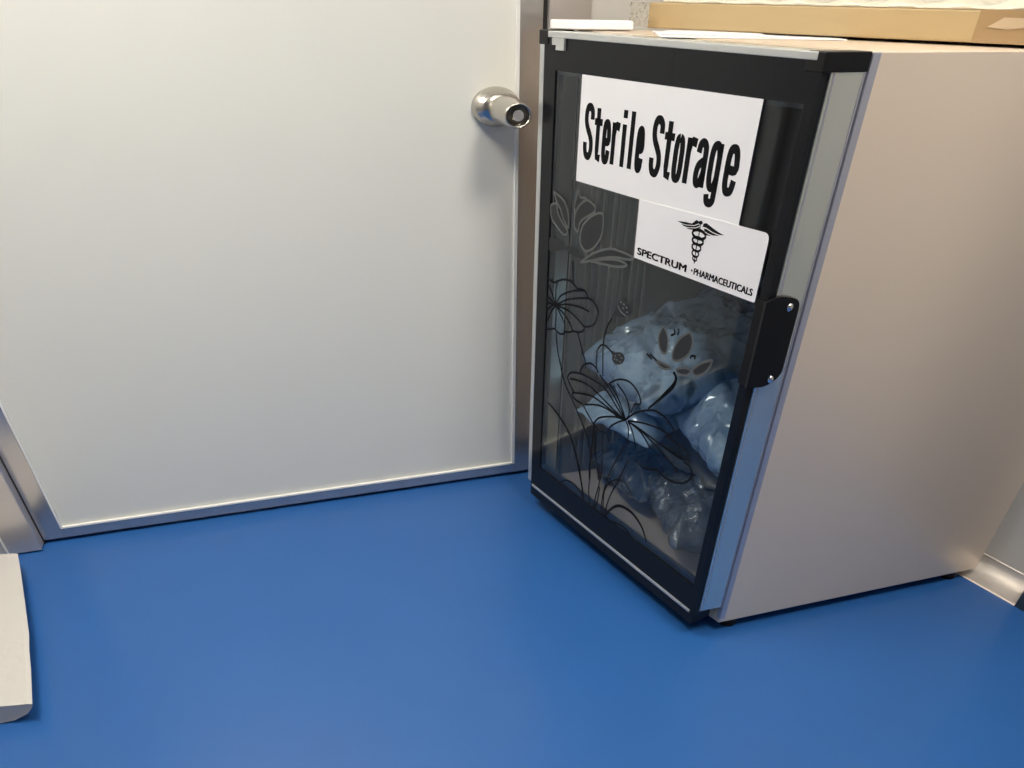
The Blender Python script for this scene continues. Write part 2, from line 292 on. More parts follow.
bm = bmesh.new(); fbox(bm, .6985, FL, .078, 1.0, -.03, .001); obj('edge_strip', bm, M_silp, cdoor, bevel=.001)
bm = bmesh.new(); fbox(bm, .005, .705, .036, .0665, -.06, -.004); obj('kick_strip', bm, M_blackm, cdoor)
bm = bmesh.new(); prism(bm, plan(X0 - .001, X0 + T, YN - .002, YN + .03, .9985), (0, 0, H - .9985)); obj('corner_cap', bm, M_blackm, cdoor, bevel=.0015)
bm = bmesh.new(); fbox(bm, .685, FL + .003, 1.0, 1.0205, -.06, .002); obj('corner_cap', bm, M_blackm, cdoor, bevel=.0015)
bm = bmesh.new(); fbox(bm, .6245, .6655, 1.0005, 1.0105, -.002, .005); fbox(bm, .6245, .652, .9935, 1.0005, -.002, .005); o = obj('hinge_bracket', bm, M_silp, cdoor); o['label'] = 'small pale hinge bracket at the far top corner'
bm = bmesh.new(); fbox(bm, 0, .012, .058, ZD, -.04, .001); obj('corner_cap', bm, M_blackm, cdoor)
# handle plate: rounded black plate on the side profile, wrapping onto the front
def rounded(poly, r):
    out = []; n = len(poly)
    for i in range(n):
        p = Vector(poly[i]); a = (Vector(poly[i - 1]) - p).normalized(); b = (Vector(poly[(i + 1) % n]) - p).normalized(); rr = r[i]
        if rr == 0: out.append(tuple(p)); continue
        for t in range(6):
            u = t / 5; out.append(tuple((p + a * rr) * (1 - u) ** 2 + p * 2 * u * (1 - u) + (p + b * rr) * u * u))
    return out
hp = rounded([(X0 - .006, .578), (X0 + .034, .577), (X0 + .0605, .594), (X0 + .0605, .7165), (X0 + .02, .7235), (X0 - .006, .716)], [0, .012, .012, .016, .01, 0])
bm = bmesh.new(); prism(bm, [(x, YN - .007, z) for x, z in hp], (0, .006, 0)); fbox(bm, -.006, .0215, .5785, .7155, -.001, .0022)
hd = obj('handle', bm, M_blackm, cdoor); hd['label'] = 'black screwed-on handle plate wrapping the door edge'
for xx, zz in ((X0 + .0415, .7055), (X0 + .0395, .5895)):
    bm = bmesh.new(); lathe(bm, [(.0065, 0), (.006, .002), (.003, .0035)], 16, (xx, YN - .007, zz), (0, -1, 0), (1, 0, 0)); o = obj('screw', bm, M_chrome, cdoor, smooth=True)
# ------------------------------------------------------------------ flower print on the glass
DECAL={'petals':[[(0.533,0.7284),(0.5392,0.7106),(0.5373,0.6968),(0.5262,0.6875),(0.51,0.6864),(0.4864,0.6981),(0.4677,0.7183),(0.4629,0.7381),(0.4692,0.7595),(0.5027,0.75)],[(0.5636,0.7203),(0.564,0.7369),(0.5537,0.7551),(0.5281,0.773),(0.4973,0.7681),(0.4957,0.7578),(0.5239,0.7437),(0.5421,0.7324),(0.5484,0.7146)],[(0.6467,0.7695),(0.6189,0.764),(0.6002,0.7559),(0.5876,0.7385),(0.5837,0.7153),(0.6028,0.7247),(0.6167,0.7421),(0.6309,0.7511)],[(0.6598,0.7437),(0.6357,0.7503),(0.6269,0.7348),(0.6051,0.7186),(0.5858,0.7078),(0.6,0.6994),(0.6319,0.7111),(0.6516,0.7221)],[(0.5323,0.6602),(0.5083,0.6753),(0.4822,0.6891),(0.4359,0.7052),(0.3947,0.7079),(0.3539,0.7055),(0.3726,0.699),(0.4129,0.6948),(0.454,0.685),(0.4909,0.6731)],[(0.4907,0.6717),(0.4431,0.685),(0.4019,0.6915),(0.3732,0.6893),(0.3999,0.6809),(0.4361,0.676)],[(0.6641,0.6817),(0.6295,0.6858),(0.6041,0.6811),(0.597,0.6721),(0.6273,0.6632),(0.6557,0.6591)],[(0.5915,0.6777),(0.5592,0.6845),(0.5339,0.6715),(0.542,0.6664),(0.5723,0.6691)],[(0.5681,0.7555),(0.5547,0.7843),(0.5478,0.7748),(0.523,0.7759),(0.5488,0.7612),(0.5614,0.7484)],[(0.243,0.6133),(0.251,0.5911),(0.2441,0.5726),(0.2311,0.5653),(0.2222,0.5703),(0.2216,0.5908),(0.2314,0.6051)],[(0.1675,0.6228),(0.1915,0.6036),(0.2035,0.5788),(0.1993,0.5626),(0.1777,0.5692),(0.1595,0.5862),(0.1548,0.6044),(0.1592,0.6169)],[(0.2511,0.5467),(0.2242,0.5474),(0.2025,0.5474),(0.2173,0.5391),(0.2346,0.5397)],[(0.1884,0.5482),(0.1655,0.5584),(0.1465,0.5587),(0.1557,0.5475),(0.1776,0.5428)],[(0.0958,0.5939),(0.1208,0.581),(0.1417,0.5621),(0.1322,0.5542),(0.1114,0.565),(0.0995,0.5801)],[(0.3919,0.6107),(0.4064,0.5857),(0.365,0.5965)],[(0.3886,0.6218),(0.379,0.627),(0.3628,0.6252),(0.3476,0.6145),(0.3473,0.6052),(0.3607,0.6017),(0.3777,0.6068),(0.388,0.6131)],[(0.372,0.5256),(0.3567,0.527),(0.3488,0.5199),(0.3532,0.5089),(0.3673,0.5013),(0.3823,0.4999),(0.391,0.507),(0.3857,0.5183)],[(0.4033,0.5211),(0.382,0.5226),(0.3893,0.5133)]],'thin':[[(0.6609,0.6025),(0.6375,0.5998),(0.6245,0.6011),(0.6153,0.6064),(0.5908,0.6151),(0.5599,0.6174),(0.5375,0.6087)],[(0.5375,0.6087),(0.5109,0.6118),(0.4982,0.6057),(0.4945,0.6004),(0.4768,0.5995),(0.4611,0.5918),(0.4537,0.5814),(0.462,0.5604),(0.4778,0.5482),(0.5009,0.541)],[(0.5009,0.541),(0.5002,0.5356),(0.5102,0.528),(0.5263,0.5228),(0.5418,0.5209),(0.5539,0.5149),(0.5728,0.5106),(0.5788,0.5056),(0.5915,0.5003),(0.6083,0.5015),(0.6187,0.5048),(0.6386,0.4977),(0.6522,0.4957)],[(0.6169,0.5559),(0.621,0.5843),(0.6152,0.6049)],[(0.6169,0.5559),(0.5997,0.5797),(0.5577,0.5993),(0.5109,0.6115)],[(0.6169,0.5559),(0.5801,0.5755),(0.5322,0.5913),(0.4955,0.5996)],[(0.6169,0.5559),(0.5668,0.5701),(0.5179,0.5759),(0.4867,0.5754)],[(0.6169,0.5559),(0.5653,0.5575),(0.5267,0.5496),(0.5009,0.541)],[(0.6169,0.5559),(0.5833,0.5463),(0.5559,0.532),(0.5449,0.52)],[(0.6169,0.5559),(0.5958,0.5414),(0.5778,0.5261),(0.576,0.5097)],[(0.6169,0.5559),(0.6147,0.5332),(0.6154,0.5057)],[(0.6169,0.5559),(0.6383,0.5338),(0.6502,0.5136)],[(0.6169,0.5559),(0.6363,0.5494),(0.6554,0.5345)],[(0.6169,0.5559),(0.6367,0.5543),(0.6568,0.552)],[(0.6169,0.5559),(0.6375,0.5624),(0.6578,0.5641)],[(0.6169,0.5559),(0.6317,0.572),(0.6498,0.5889)],[(0.56,0.6574),(0.5565,0.6341),(0.5537,0.6163)],[(0.6114,0.4982),(0.5992,0.4578),(0.5801,0.4239),(0.5676,0.403)],[(0.5889,0.443),(0.5675,0.4022),(0.5225,0.3652),(0.4776,0.3282),(0.4498,0.2961),(0.4349,0.2623),(0.4275,0.2043)],[(0.5232,0.5227),(0.5035,0.4931),(0.4844,0.4682)],[(0.4035,0.5852),(0.421,0.5573),(0.4254,0.5259),(0.4218,0.4943),(0.4162,0.4607)],[(0.3944,0.5195),(0.4154,0.5249),(0.4324,0.5223),(0.4446,0.5072),(0.445,0.4905),(0.443,0.4708)],[(0.4343,0.4617),(0.4448,0.4703),(0.4665,0.473),(0.4898,0.4623),(0.5033,0.4448),(0.5004,0.4379)],[(0.4993,0.439),(0.5372,0.4304),(0.552,0.4147),(0.5402,0.4002),(0.5222,0.3897)],[(0.5222,0.3897),(0.529,0.3798),(0.5136,0.374),(0.4838,0.3734),(0.4625,0.3605),(0.4414,0.3488)],[(0.4414,0.3488),(0.431,0.343),(0.408,0.3379),(0.3837,0.3417),(0.37,0.3265)],[(0.3913,0.4535),(0.3601,0.4723),(0.3226,0.4797),(0.2933,0.4699),(0.2783,0.4553),(0.2799,0.4454)],[(0.2773,0.4457),(0.2954,0.4415),(0.3045,0.4188)],[(0.3199,0.3973),(0.3057,0.4114),(0.2843,0.4279),(0.2359,0.45),(0.1948,0.4494),(0.1667,0.4371),(0.1504,0.4221)],[(0.1864,0.4161),(0.1506,0.4136),(0.1229,0.4109),(0.1106,0.405),(0.1123,0.3952),(0.1265,0.3881),(0.1798,0.3897)],[(0.1207,0.3848),(0.1007,0.3832),(0.0895,0.3692),(0.1029,0.3467),(0.1343,0.3323),(0.17,0.3294),(0.1948,0.3329),(0.2174,0.3248),(0.2438,0.3187),(0.2712,0.3274)],[(0.3199,0.3973),(0.3585,0.4024),(0.4527,0.4225),(0.5034,0.4216),(0.5419,0.4143)],[(0.3199,0.3973),(0.3482,0.4097),(0.4126,0.4395),(0.4994,0.4397)],[(0.3199,0.3973),(0.3518,0.3978),(0.4064,0.4029),(0.4562,0.404),(0.5285,0.3864)],[(0.3199,0.3973),(0.3454,0.3948),(0.3873,0.3972),(0.4292,0.3918),(0.4776,0.3752)],[(0.3199,0.3973),(0.3564,0.3907),(0.4015,0.3739),(0.4213,0.3617),(0.4344,0.3447)],[(0.3199,0.3973),(0.3434,0.3841),(0.3694,0.364),(0.3786,0.3475)],[(0.3199,0.3973),(0.3335,0.4081),(0.3768,0.4379),(0.4281,0.4603)],[(0.3199,0.3973),(0.3314,0.4123),(0.3592,0.4371),(0.3913,0.4535)],[(0.3199,0.3973),(0.3097,0.4168),(0.3266,0.445),(0.364,0.4626)],[(0.3199,0.3973),(0.3044,0.3801),(0.3049,0.3455)],[(0.3116,0.3987),(0.2911,0.3818),(0.2763,0.3571)],[(0.3116,0.3987),(0.2654,0.3918),(0.2346,0.376),(0.227,0.3713)],[(0.3113,0.397),(0.2719,0.3963),(0.2094,0.3828),(0.1646,0.3701),(0.1304,0.3562)],[(0.3113,0.397),(0.2665,0.3967),(0.1904,0.3906),(0.1236,0.3903)],[(0.3116,0.3987),(0.2593,0.4133),(0.2082,0.421),(0.1671,0.4197)],[(0.5539,0.1404),(0.5296,0.1569),(0.4974,0.1628),(0.4642,0.1553),(0.4498,0.1378)],[(0.2617,0.241),(0.2947,0.2562),(0.3243,0.2518),(0.3518,0.2311),(0.3665,0.1972),(0.362,0.1391)],[(0.3331,0.1252),(0.3104,0.1436),(0.2796,0.1488),(0.2468,0.1403)],[(0.4304,0.2098),(0.4282,0.1723),(0.4176,0.1289)],[(0.3957,0.3389),(0.388,0.2743),(0.3859,0.2233)],[(0.3862,0.2048),(0.3896,0.1647),(0.4003,0.1242)],[(0.3121,0.3436),(0.351,0.2618),(0.369,0.2003),(0.3719,0.1385)],[(0.2943,0.3137),(0.3183,0.2525),(0.3431,0.2),(0.3562,0.1442)],[(0.3986,0.2609),(0.3887,0.2204),(0.3978,0.1738),(0.4041,0.1267)],[(0.2172,0.6022),(0.2064,0.6092),(0.2106,0.6156)],[(0.1993,0.6202),(0.1969,0.6148),(0.1987,0.6083)],[(0.1539,0.5794),(0.1506,0.5848),(0.1414,0.5863),(0.1423,0.5812)],[(0.2796,0.5501),(0.2608,0.5452)],[(0.2701,0.553),(0.2461,0.5467)]],'thick':[[(0.6312,0.3266),(0.5787,0.3097),(0.5261,0.2816),(0.497,0.2443),(0.4753,0.2117),(0.4637,0.1878)],[(0.4926,0.237),(0.4697,0.1963),(0.4548,0.1641),(0.4472,0.1345)],[(0.4317,0.3476),(0.4321,0.2875),(0.4334,0.2302),(0.4294,0.2035)],[(0.4314,0.3458),(0.4163,0.2782),(0.3981,0.2376),(0.3939,0.2197)],[(0.1896,0.1542),(0.2134,0.1815),(0.2528,0.1986),(0.2951,0.1962),(0.3235,0.18),(0.3474,0.1508),(0.3538,0.13)],[(0.1916,0.543),(0.1828,0.5329),(0.1857,0.5204),(0.1997,0.5033),(0.2228,0.4768)],[(0.1936,0.5406),(0.1823,0.5338),(0.187,0.5155),(0.2058,0.4936),(0.2511,0.4478)]],'pale':[[(0.3883,0.6118),(0.377,0.6035),(0.3605,0.6006)],[(0.3831,0.6211),(0.3777,0.6206)],[(0.3722,0.6194),(0.3668,0.619)],[(0.3733,0.6118),(0.368,0.6114)],[(0.3625,0.616),(0.3572,0.6156)],[(0.3594,0.608),(0.354,0.6076)],[(0.3824,0.5154),(0.3767,0.5152)],[(0.3695,0.5215),(0.3639,0.5213)],[(0.3605,0.5179),(0.3549,0.5177)],[(0.3756,0.5094),(0.37,0.5092)],[(0.3643,0.509),(0.3587,0.5088)],[(0.3839,0.5085),(0.3782,0.5083)]],'wing':[[(0.2424,0.7863),(0.2191,0.7884),(0.2044,0.7889),(0.1938,0.796),(0.1874,0.7946),(0.1881,0.7917),(0.1983,0.7876),(0.2181,0.7849),(0.2306,0.7848)],[(0.2311,0.7835),(0.2178,0.7838),(0.1979,0.7863),(0.1863,0.7909),(0.1849,0.7888),(0.1935,0.785),(0.2131,0.7818),(0.2235,0.7818)],[(0.2167,0.78),(0.1931,0.7837),(0.1845,0.7875),(0.1848,0.7831),(0.1964,0.781),(0.2083,0.7796)],[(0.1766,0.7892),(0.1756,0.7939),(0.1686,0.7956),(0.1517,0.7913),(0.1353,0.7879),(0.1226,0.7864),(0.1343,0.785),(0.1501,0.7859),(0.1667,0.7891)],[(0.1721,0.7872),(0.1662,0.7874),(0.1496,0.7844),(0.1339,0.7835),(0.1487,0.7814),(0.1626,0.7821),(0.1711,0.784)],[(0.1728,0.783),(0.1622,0.7808),(0.1522,0.7801),(0.1636,0.7787),(0.172,0.7803)]],'rings':[[(0.1655,0.7773),(0.1659,0.7751),(0.1682,0.7732),(0.1722,0.7716),(0.1775,0.7707),(0.1833,0.7704),(0.189,0.7709),(0.1939,0.7721),(0.1974,0.7739),(0.1991,0.776),(0.1986,0.7782),(0.1962,0.7801),(0.1921,0.7817),(0.1868,0.7826),(0.181,0.7828),(0.1754,0.7823),(0.1706,0.7811),(0.1671,0.7793),(0.1655,0.7773)],[(0.1686,0.7674),(0.1689,0.7655),(0.1708,0.7638),(0.1742,0.7624),(0.1786,0.7616),(0.1835,0.7614),(0.1883,0.7618),(0.1924,0.7628),(0.1953,0.7643),(0.1967,0.7662),(0.1964,0.768),(0.1943,0.7697),(0.1909,0.7711),(0.1865,0.7719),(0.1816,0.7721),(0.1769,0.7717),(0.1728,0.7706),(0.1699,0.7691),(0.1686,0.7674)],[(0.1721,0.7575),(0.1722,0.7556),(0.1737,0.7539),(0.1764,0.7525),(0.1799,0.7517),(0.1838,0.7515),(0.1877,0.7519),(0.1911,0.753),(0.1935,0.7545),(0.1947,0.7564),(0.1946,0.7583),(0.1931,0.76),(0.1904,0.7613),(0.1869,0.7621),(0.1829,0.7623),(0.1791,0.7618),(0.1757,0.7608),(0.1733,0.7593),(0.1721,0.7575)],[(0.1751,0.748),(0.1751,0.7464),(0.1762,0.7449),(0.1781,0.7437),(0.1807,0.7429),(0.1837,0.7428),(0.1867,0.7432),(0.1892,0.7441),(0.1911,0.7455),(0.1921,0.7471),(0.1921,0.7488),(0.191,0.7503),(0.189,0.7515),(0.1864,0.7522),(0.1834,0.7523),(0.1805,0.7519),(0.1779,0.751),(0.176,0.7496),(0.1751,0.748)],[(0.1777,0.7403),(0.1777,0.7391),(0.1783,0.738),(0.1795,0.7371),(0.1811,0.7366),(0.183,0.7365),(0.1848,0.7368),(0.1865,0.7375),(0.1877,0.7385),(0.1883,0.7397),(0.1884,0.7409),(0.1877,0.7419),(0.1865,0.7428),(0.1849,0.7433),(0.1831,0.7434),(0.1812,0.7431),(0.1796,0.7424),(0.1784,0.7414),(0.1777,0.7403)]],'rod':[(0.1828,0.7926),(0.1822,0.7766),(0.1834,0.7569),(0.1822,0.7326)],'ball':[(0.1782,0.7946),(0.1786,0.7928),(0.1808,0.7913),(0.1839,0.7908),(0.1866,0.7914),(0.1881,0.7929),(0.1876,0.7947),(0.1854,0.7961),(0.1824,0.7967),(0.1796,0.7961)]}
def clampp(pts): return [(min(max(a, GS0 + .001), GS1 - .001), min(max(b, GZ0 + .001), GZ1 - .001)) for a, b in pts]
def spl(P):
    n = len(P); out = []
    V = [Vector(p) for p in P]
    for i in range(n):
        p0, p1, p2, p3 = V[i - 1], V[i], V[(i + 1) % n], V[(i + 2) % n]
        for t in (0, .33, .66): out.append(tuple(.5 * ((2 * p1) + (p2 - p0) * t + (2 * p0 - 5 * p1 + 4 * p2 - p3) * t * t + (3 * p1 - p0 - 3 * p2 + p3) * t ** 3)))
    return out
for i, P in enumerate(DECAL['petals']):
    P = clampp(P); P2 = P if len(P) == 3 else spl(P)
    bm = bmesh.new(); fpoly(bm, P2, -.0018, -.0012); obj('petal_print', bm, M_paint, cdoor)
    if i in (0, 1, 2, 3, 4, 5, 8, 9, 10, 11, 12, 13):
        bm = bmesh.new(); ribbon(bm, P + [P[0]], .0042, 0, -.0010); o = obj('petal_outline', bm, M_pout, cdoor); o['label'] = 'pale printed petal outline'
for P in DECAL['pale']: bm = bmesh.new(); ribbon(bm, clampp(P), .0026, 0, -.0008); obj('pod_mark', bm, M_pale, cdoor)
for P in DECAL['thin']: bm = bmesh.new(); ribbon(bm, clampp(P), .0042, 0, -.0008); obj('line_print', bm, M_pline, cdoor)
for P in DECAL['thick']: bm = bmesh.new(); ribbon(bm, clampp(P), .0078, 0, -.0006, taper=True); obj('stem_print', bm, M_pline, cdoor)
# ------------------------------------------------------------------ paper signs
s_org = fp(.33, .8, 0)
bm = bmesh.new(); fbox(bm, .0955, .5637, .8005, .9635, .0006, .0012)
sign = tag(obj('sign', bm, M_paper, loc=fp(.33, .8, .0006)), 'large white paper sign with tall black lettering stuck to the top of the cabinet glass', 'sign')
def glyph(ch):
    """strokes in a unit box: x 0..1, y 0 base .. 1 cap height; x-height .77"""
    if ch == 'S': return [[(.86, .74), (.84, .88), (.66, .95), (.5, .96), (.3, .94), (.17, .84), (.18, .7), (.34, .58), (.62, .46), (.82, .34), (.85, .18), (.7, .06), (.5, .04), (.28, .07), (.15, .18), (.14, .3)]]
    if ch == 't': return [[(.45, .97), (.45, .2), (.55, .07), (.9, .05)], [(.05, .72), (.9, .72)]]
    if ch == 'e': return [[(.2, .4), (.82, .4), (.83, .58), (.7, .71), (.5, .73), (.28, .7), (.18, .56), (.17, .36), (.18, .18), (.3, .06), (.52, .04), (.74, .08), (.84, .24)]]
    if ch == 'r': return [[(.22, .77), (.22, 0)], [(.22, .55), (.42, .69), (.7, .72), (.98, .7)]]
    if ch == 'i': return [[(.5, .77), (.5, 0)], [(.5, 1.02), (.5, .88)]]
    if ch == 'l': return [[(.5, 1.02), (.5, 0)]]
    if ch == 'o': return [[(.5, .73), (.28, .7), (.18, .56), (.17, .38), (.18, .2), (.28, .07), (.5, .04), (.72, .07), (.82, .2), (.83, .38), (.82, .56), (.72, .7), (.5, .73)]]
    if ch == 'a': return [[(.18, .56), (.26, .69), (.5, .73), (.72, .69), (.8, .56), (.8, .0)], [(.8, .44), (.55, .41), (.28, .34), (.17, .2), (.24, .07), (.44, .05), (.66, .12), (.8, .26)]]
    if ch == 'g': return [[(.82, .77), (.82, -.06), (.74, -.19), (.5, -.22), (.26, -.19), (.18, -.08)], [(.82, .56), (.7, .7), (.5, .73), (.28, .69), (.18, .55), (.17, .38), (.18, .2), (.3, .07), (.5, .04), (.7, .08), (.82, .22)]]
LET = [('S', .5478, .513), ('t', .5125, .4885), ('e', .4868, .458), ('r', .4575, .4325), ('i', .428, .4115), ('l', .405, .3885), ('e', .3835, .3575),
       ('S', .342, .307), ('t', .306, .2805), ('o', .2795, .2495), ('r', .248, .2215), ('a', .2225, .191), ('g', .19, .158), ('e', .1515, .118)]
bm = bmesh.new()
for ch, a, b in LET:
    a -= .0012; b += .0012; wl = a - b; st = .0122; gx = [x for S in glyph(ch) for x, y in S]; gx0, gx1 = min(gx), max(gx)
    for S in glyph(ch):
        pts = [((a + b) / 2 if gx1 - gx0 < .01 else a - st / 2 - (wl - st) * (x - gx0) / (gx1 - gx0), .8412 + .081 * y) for x, y in S]
        if ch == 't' and len(S) == 2: pts = [(a + .001, pts[0][1]), (b - .002, pts[1][1])]
        if ch in 'tr' and len(S) > 2: pts[-1] = (b - .0005, pts[-1][1])
        ribbon(bm, pts, st * (.85 if ch == 't' and len(S) == 2 else 1), 0, .0014, smooth=len(pts) > 4)
o = obj('lettering', bm, M_ink, sign)
def text_in(name, txt, s0, s1, z0, z1, off, material, parent, bold=.02):
    cu = bpy.data.curves.new(name, 'FONT'); cu.body = txt; cu.size = 1; cu.fill_mode = 'FRONT'; cu.resolution_u = 4
    t = bpy.data.objects.new(name, cu); C.objects.link(t)
    dg = bpy.context.evaluated_depsgraph_get(); dg.update(); me = bpy.data.meshes.new_from_object(t.evaluated_get(dg)); bpy.data.objects.remove(t)
    xs = [v.co.x for v in me.vertices]; ys = [v.co.y for v in me.vertices]
    for v in me.vertices:
        u = (v.co.x - min(xs)) / (max(xs) - min(xs)); q = (v.co.y - min(ys)) / (max(ys) - min(ys))
        v.co = fp(s0 + (s1 - s0) * u, z0 + (z1 - z0) * q, off) - root_loc(parent)
    bb = bmesh.new(); bb.from_mesh(me); vv = bb.verts[:]
    for k in (1, 2, 3):                       # struck four times for the heavy weight of the print
        r = bmesh.ops.duplicate(bb, geom=bb.faces[:] if k == 1 else base_f)
        if k == 1: base_f = [f for f in bb.faces if f not in set(x for x in r['geom'] if isinstance(x, bmesh.types.BMFace))]
        for v in [x for x in r['geom'] if isinstance(x, bmesh.types.BMVert)]: v.co += fd * bold * (k / 3) + Vector((0, 0, bold * .35 * (k % 2)))
    bb.to_mesh(me); bb.free()
    me.materials.clear(); me.materials.append(material); o = bpy.data.objects.new(name, me); C.objects.link(o); o.parent = parent; me.name = name
    return o
card = rounded([(.0247, .7075), (.3515, .7075), (.3545, .8008), (.0247, .8065)], [.004, 0, 0, .012])
bm = bmesh.new(); fpoly(bm, card, .0014, .002)
stk = tag(obj('sign', bm, M_paper, loc=fp(.19, .7075, .0014)), 'smaller white card with black winged staff emblem stuck below the big lettered sign', 'sign')
text_in('lettering', 'SPECTRUM', .341, .1995, .7145, .7255, .0023, M_ink, stk, .0026)
text_in('lettering', 'PHARMACEUTICALS', .1785, .033, .7155, .7255, .0023, M_ink, stk, .0018)
bm = bmesh.new()
dz = .7208; fpoly(bm, [(.1855 + .0022 * math.cos(t * math.pi / 5), dz + .0016 * math.sin(t * math.pi / 5)) for t in range(10)], .002, .0023)
for P in DECAL['wing']: fpoly(bm, P, .002, .0023)
for i, P in enumerate(DECAL['rings']): ribbon(bm, P, .0046 - .0005 * i, 0, .0023, smooth=False)
ribbon(bm, DECAL['rod'], .0022, 0, .0024); fpoly(bm, DECAL['ball'], .002, .0023)
obj('emblem', bm, M_ink, stk)
# ------------------------------------------------------------------ wrapped packs inside
def pack(name, label, cat, c, size, rot, seed, material, wr=.02, p=3.0, grp=None, n=100, sag=0, fold=.006):
    rg = random.Random(seed); FO = [(math.cos(a), math.sin(a), rg.uniform(14, 42), rg.uniform(0, 6)) for a in [rg.uniform(-.6, 2.2) for _ in range(7)]]
    bm = bmesh.new(); E = Matrix.Rotation(rot[2], 4, 'Z') @ Matrix.Rotation(rot[1], 4, 'Y') @ Matrix.Rotation(rot[0], 4, 'X'); c = Vector(c); off = Vector((seed * 3.7, seed * 1.3, seed * 2.1)); g = {}
    for sd in (1, -1):
        for i in range(n + 1):
            for j in range(n + 1):
                edge = i in (0, n) or j in (0, n)
                if sd == -1 and edge: g[(sd, i, j)] = g[(1, i, j)]; continue
                u, v = 2 * i / n - 1, 2 * j / n - 1
                prof_ = max(0, (1 - abs(u) ** p)) ** .55 * max(0, (1 - abs(v) ** p)) ** .55
                q = Vector((u * size[0] / 2, v * size[1] / 2, sd * size[2] / 2 * prof_))
                w1 = noise.noise(q * 9 + off); w2 = abs(noise.noise(Vector((q.x * 26, q.y * 14, q.z * 9)) + off)); w3 = noise.noise(q * 45 + off)
                q.z += (w1 * 1.2 + (.5 - w2) * .8 + w3 * .25) * wr * (.25 + prof_) * (1 if sd > 0 else .3)
                if sd > 0 and fold:
                    for fx, fy, ff, ph in FO:
                        rdg = 1 - abs(math.sin((q.x * fx + q.y * fy) * ff / 2 + ph + 1.6 * noise.noise(q * 7 + off + Vector((ph, 0, 0)))))
                        q.z += fold * rdg ** 5 * max(0, .35 + noise.noise(q * 5 + off + Vector((0, ph * 3, 0)))) * (.3 + .7 * prof_)
                q.x += noise.noise(Vector((v * 3, seed, 0))) * .02; q.y += noise.noise(Vector((u * 3, seed, 5))) * .02
                q.z -= sag * (u * u + v * v)
                g[(sd, i, j)] = bm.verts.new(c + E @ q)
    for sd in (1, -1):
        for i in range(n):
            for j in range(n): bm.faces.new((g[(sd, i, j)], g[(sd, i + 1, j)], g[(sd, i + 1, j + 1)], g[(sd, i, j + 1)]))
    zmin = min(v.co.z for v in bm.verts)
    lim = LF + .001
    for v in bm.verts:
        if v.co.z < lim: v.co.z = lim + (v.co.z - zmin) * .01
    o = obj(name, bm, material, loc=(c.x, c.y, max(zmin, lim)), smooth=True)
    return tag(o, label, cat, grp)
pack('bagged_pack', 'dark navy wrapped pack lying lowest on the cabinet floor at the far side', 'package', (-.04, -.36, .155), (.42, .28, .11), (0, 0, .1), 1, M_navy, .02)
pack('bagged_pack', 'crinkled clear plastic bag on the cabinet floor nearest the door handle', 'package', (-.02, -.64, .17), (.42, .34, .14), (0, 0, -.2), 2, M_clear, .03, fold=.012)
pack('bagged_pack', 'brown grey pouch in the middle of the heap under the blue packs', 'package', (.04, -.44, .27), (.4, .4, .1), (0, -.1, .2), 3, M_brown, .01, fold=.002)
pack('bagged_pack', 'pale blue pack with its corner drooping at the far left of the heap', 'package', (-.13, -.36, .35), (.34, .26, .05), (0, -.25, .35), 4, M_blue2, .014)
pack('bagged_pack', 'large blue cloth pack in shiny wrap lying on top of the heap', 'package', (-.02, -.39, .475), (.54, .36, .13), (.0, -.22, .05), 5, M_blue, .02, p=5, fold=.011)
pack('bagged_pack', 'dark blue shiny pack at the back of the heap below the small card', 'package', (.22, -.6, .56), (.36, .4, .12), (0, -.15, .0), 6, M_blue3, .024, fold=.008)
pack('bagged_pack', 'blue glossy folded pack at the near side beside the door handle', 'package', (.0, -.68, .385), (.38, .27, .16), (0, -.1, -.1), 7, M_blue, .03, fold=.012)

# ------------------------------------------------------------------ things on the cabinet top
bx = thing('carton', 'flat kraft cardboard carton with brown tape on the cabinet top', 'box', (.1, -.45, H + .004))
a = Vector((-.2, -.215, H + .004)); b = Vector((.125, -.87, H + .004)); d = (b - a).normalized(); nrm = Vector((-d.y, d.x, 0)); dep = .34; hh = .036
if nrm.x < 0: nrm = -nrm
bm = bmesh.new(); prism(bm, [a, b, b + nrm * dep, a + nrm * dep], (0, 0, hh)); obj('carton_body', bm, M_card, bx, bevel=.002)
L = (b - a).length
bm = bmesh.new(); p0 = a + d * (L - .105) - nrm * .0008; p1 = a + d * (L + .0008) - nrm * .0008
prism(bm, [p0, p1, p1 + nrm * .03, p0 + nrm * .03], (0, 0, hh + .0008)); o = obj('tape', bm, M_tape, bx); o['label'] = 'brown tape round the near end'
bm = bmesh.new(); q0 = a + d * (L - .088) - nrm * .0016; qq = [q0 + Vector((0, 0, hh * .5)), q0 + d * .03 + Vector((0, 0, hh * .44)), q0 + d * .055 + Vector((0, 0, hh * .52)), q0 + d * .085 + Vector((0, 0, hh * .5)), q0 + d * .085 + Vector((0, 0, hh * .78)), q0 + d * .02 + Vector((0, 0, hh * .8))]
prism(bm, qq, nrm * .001); o = obj('torn_patch', bm, M_torn, bx); o['label'] = 'pale torn paper stuck on the tape'
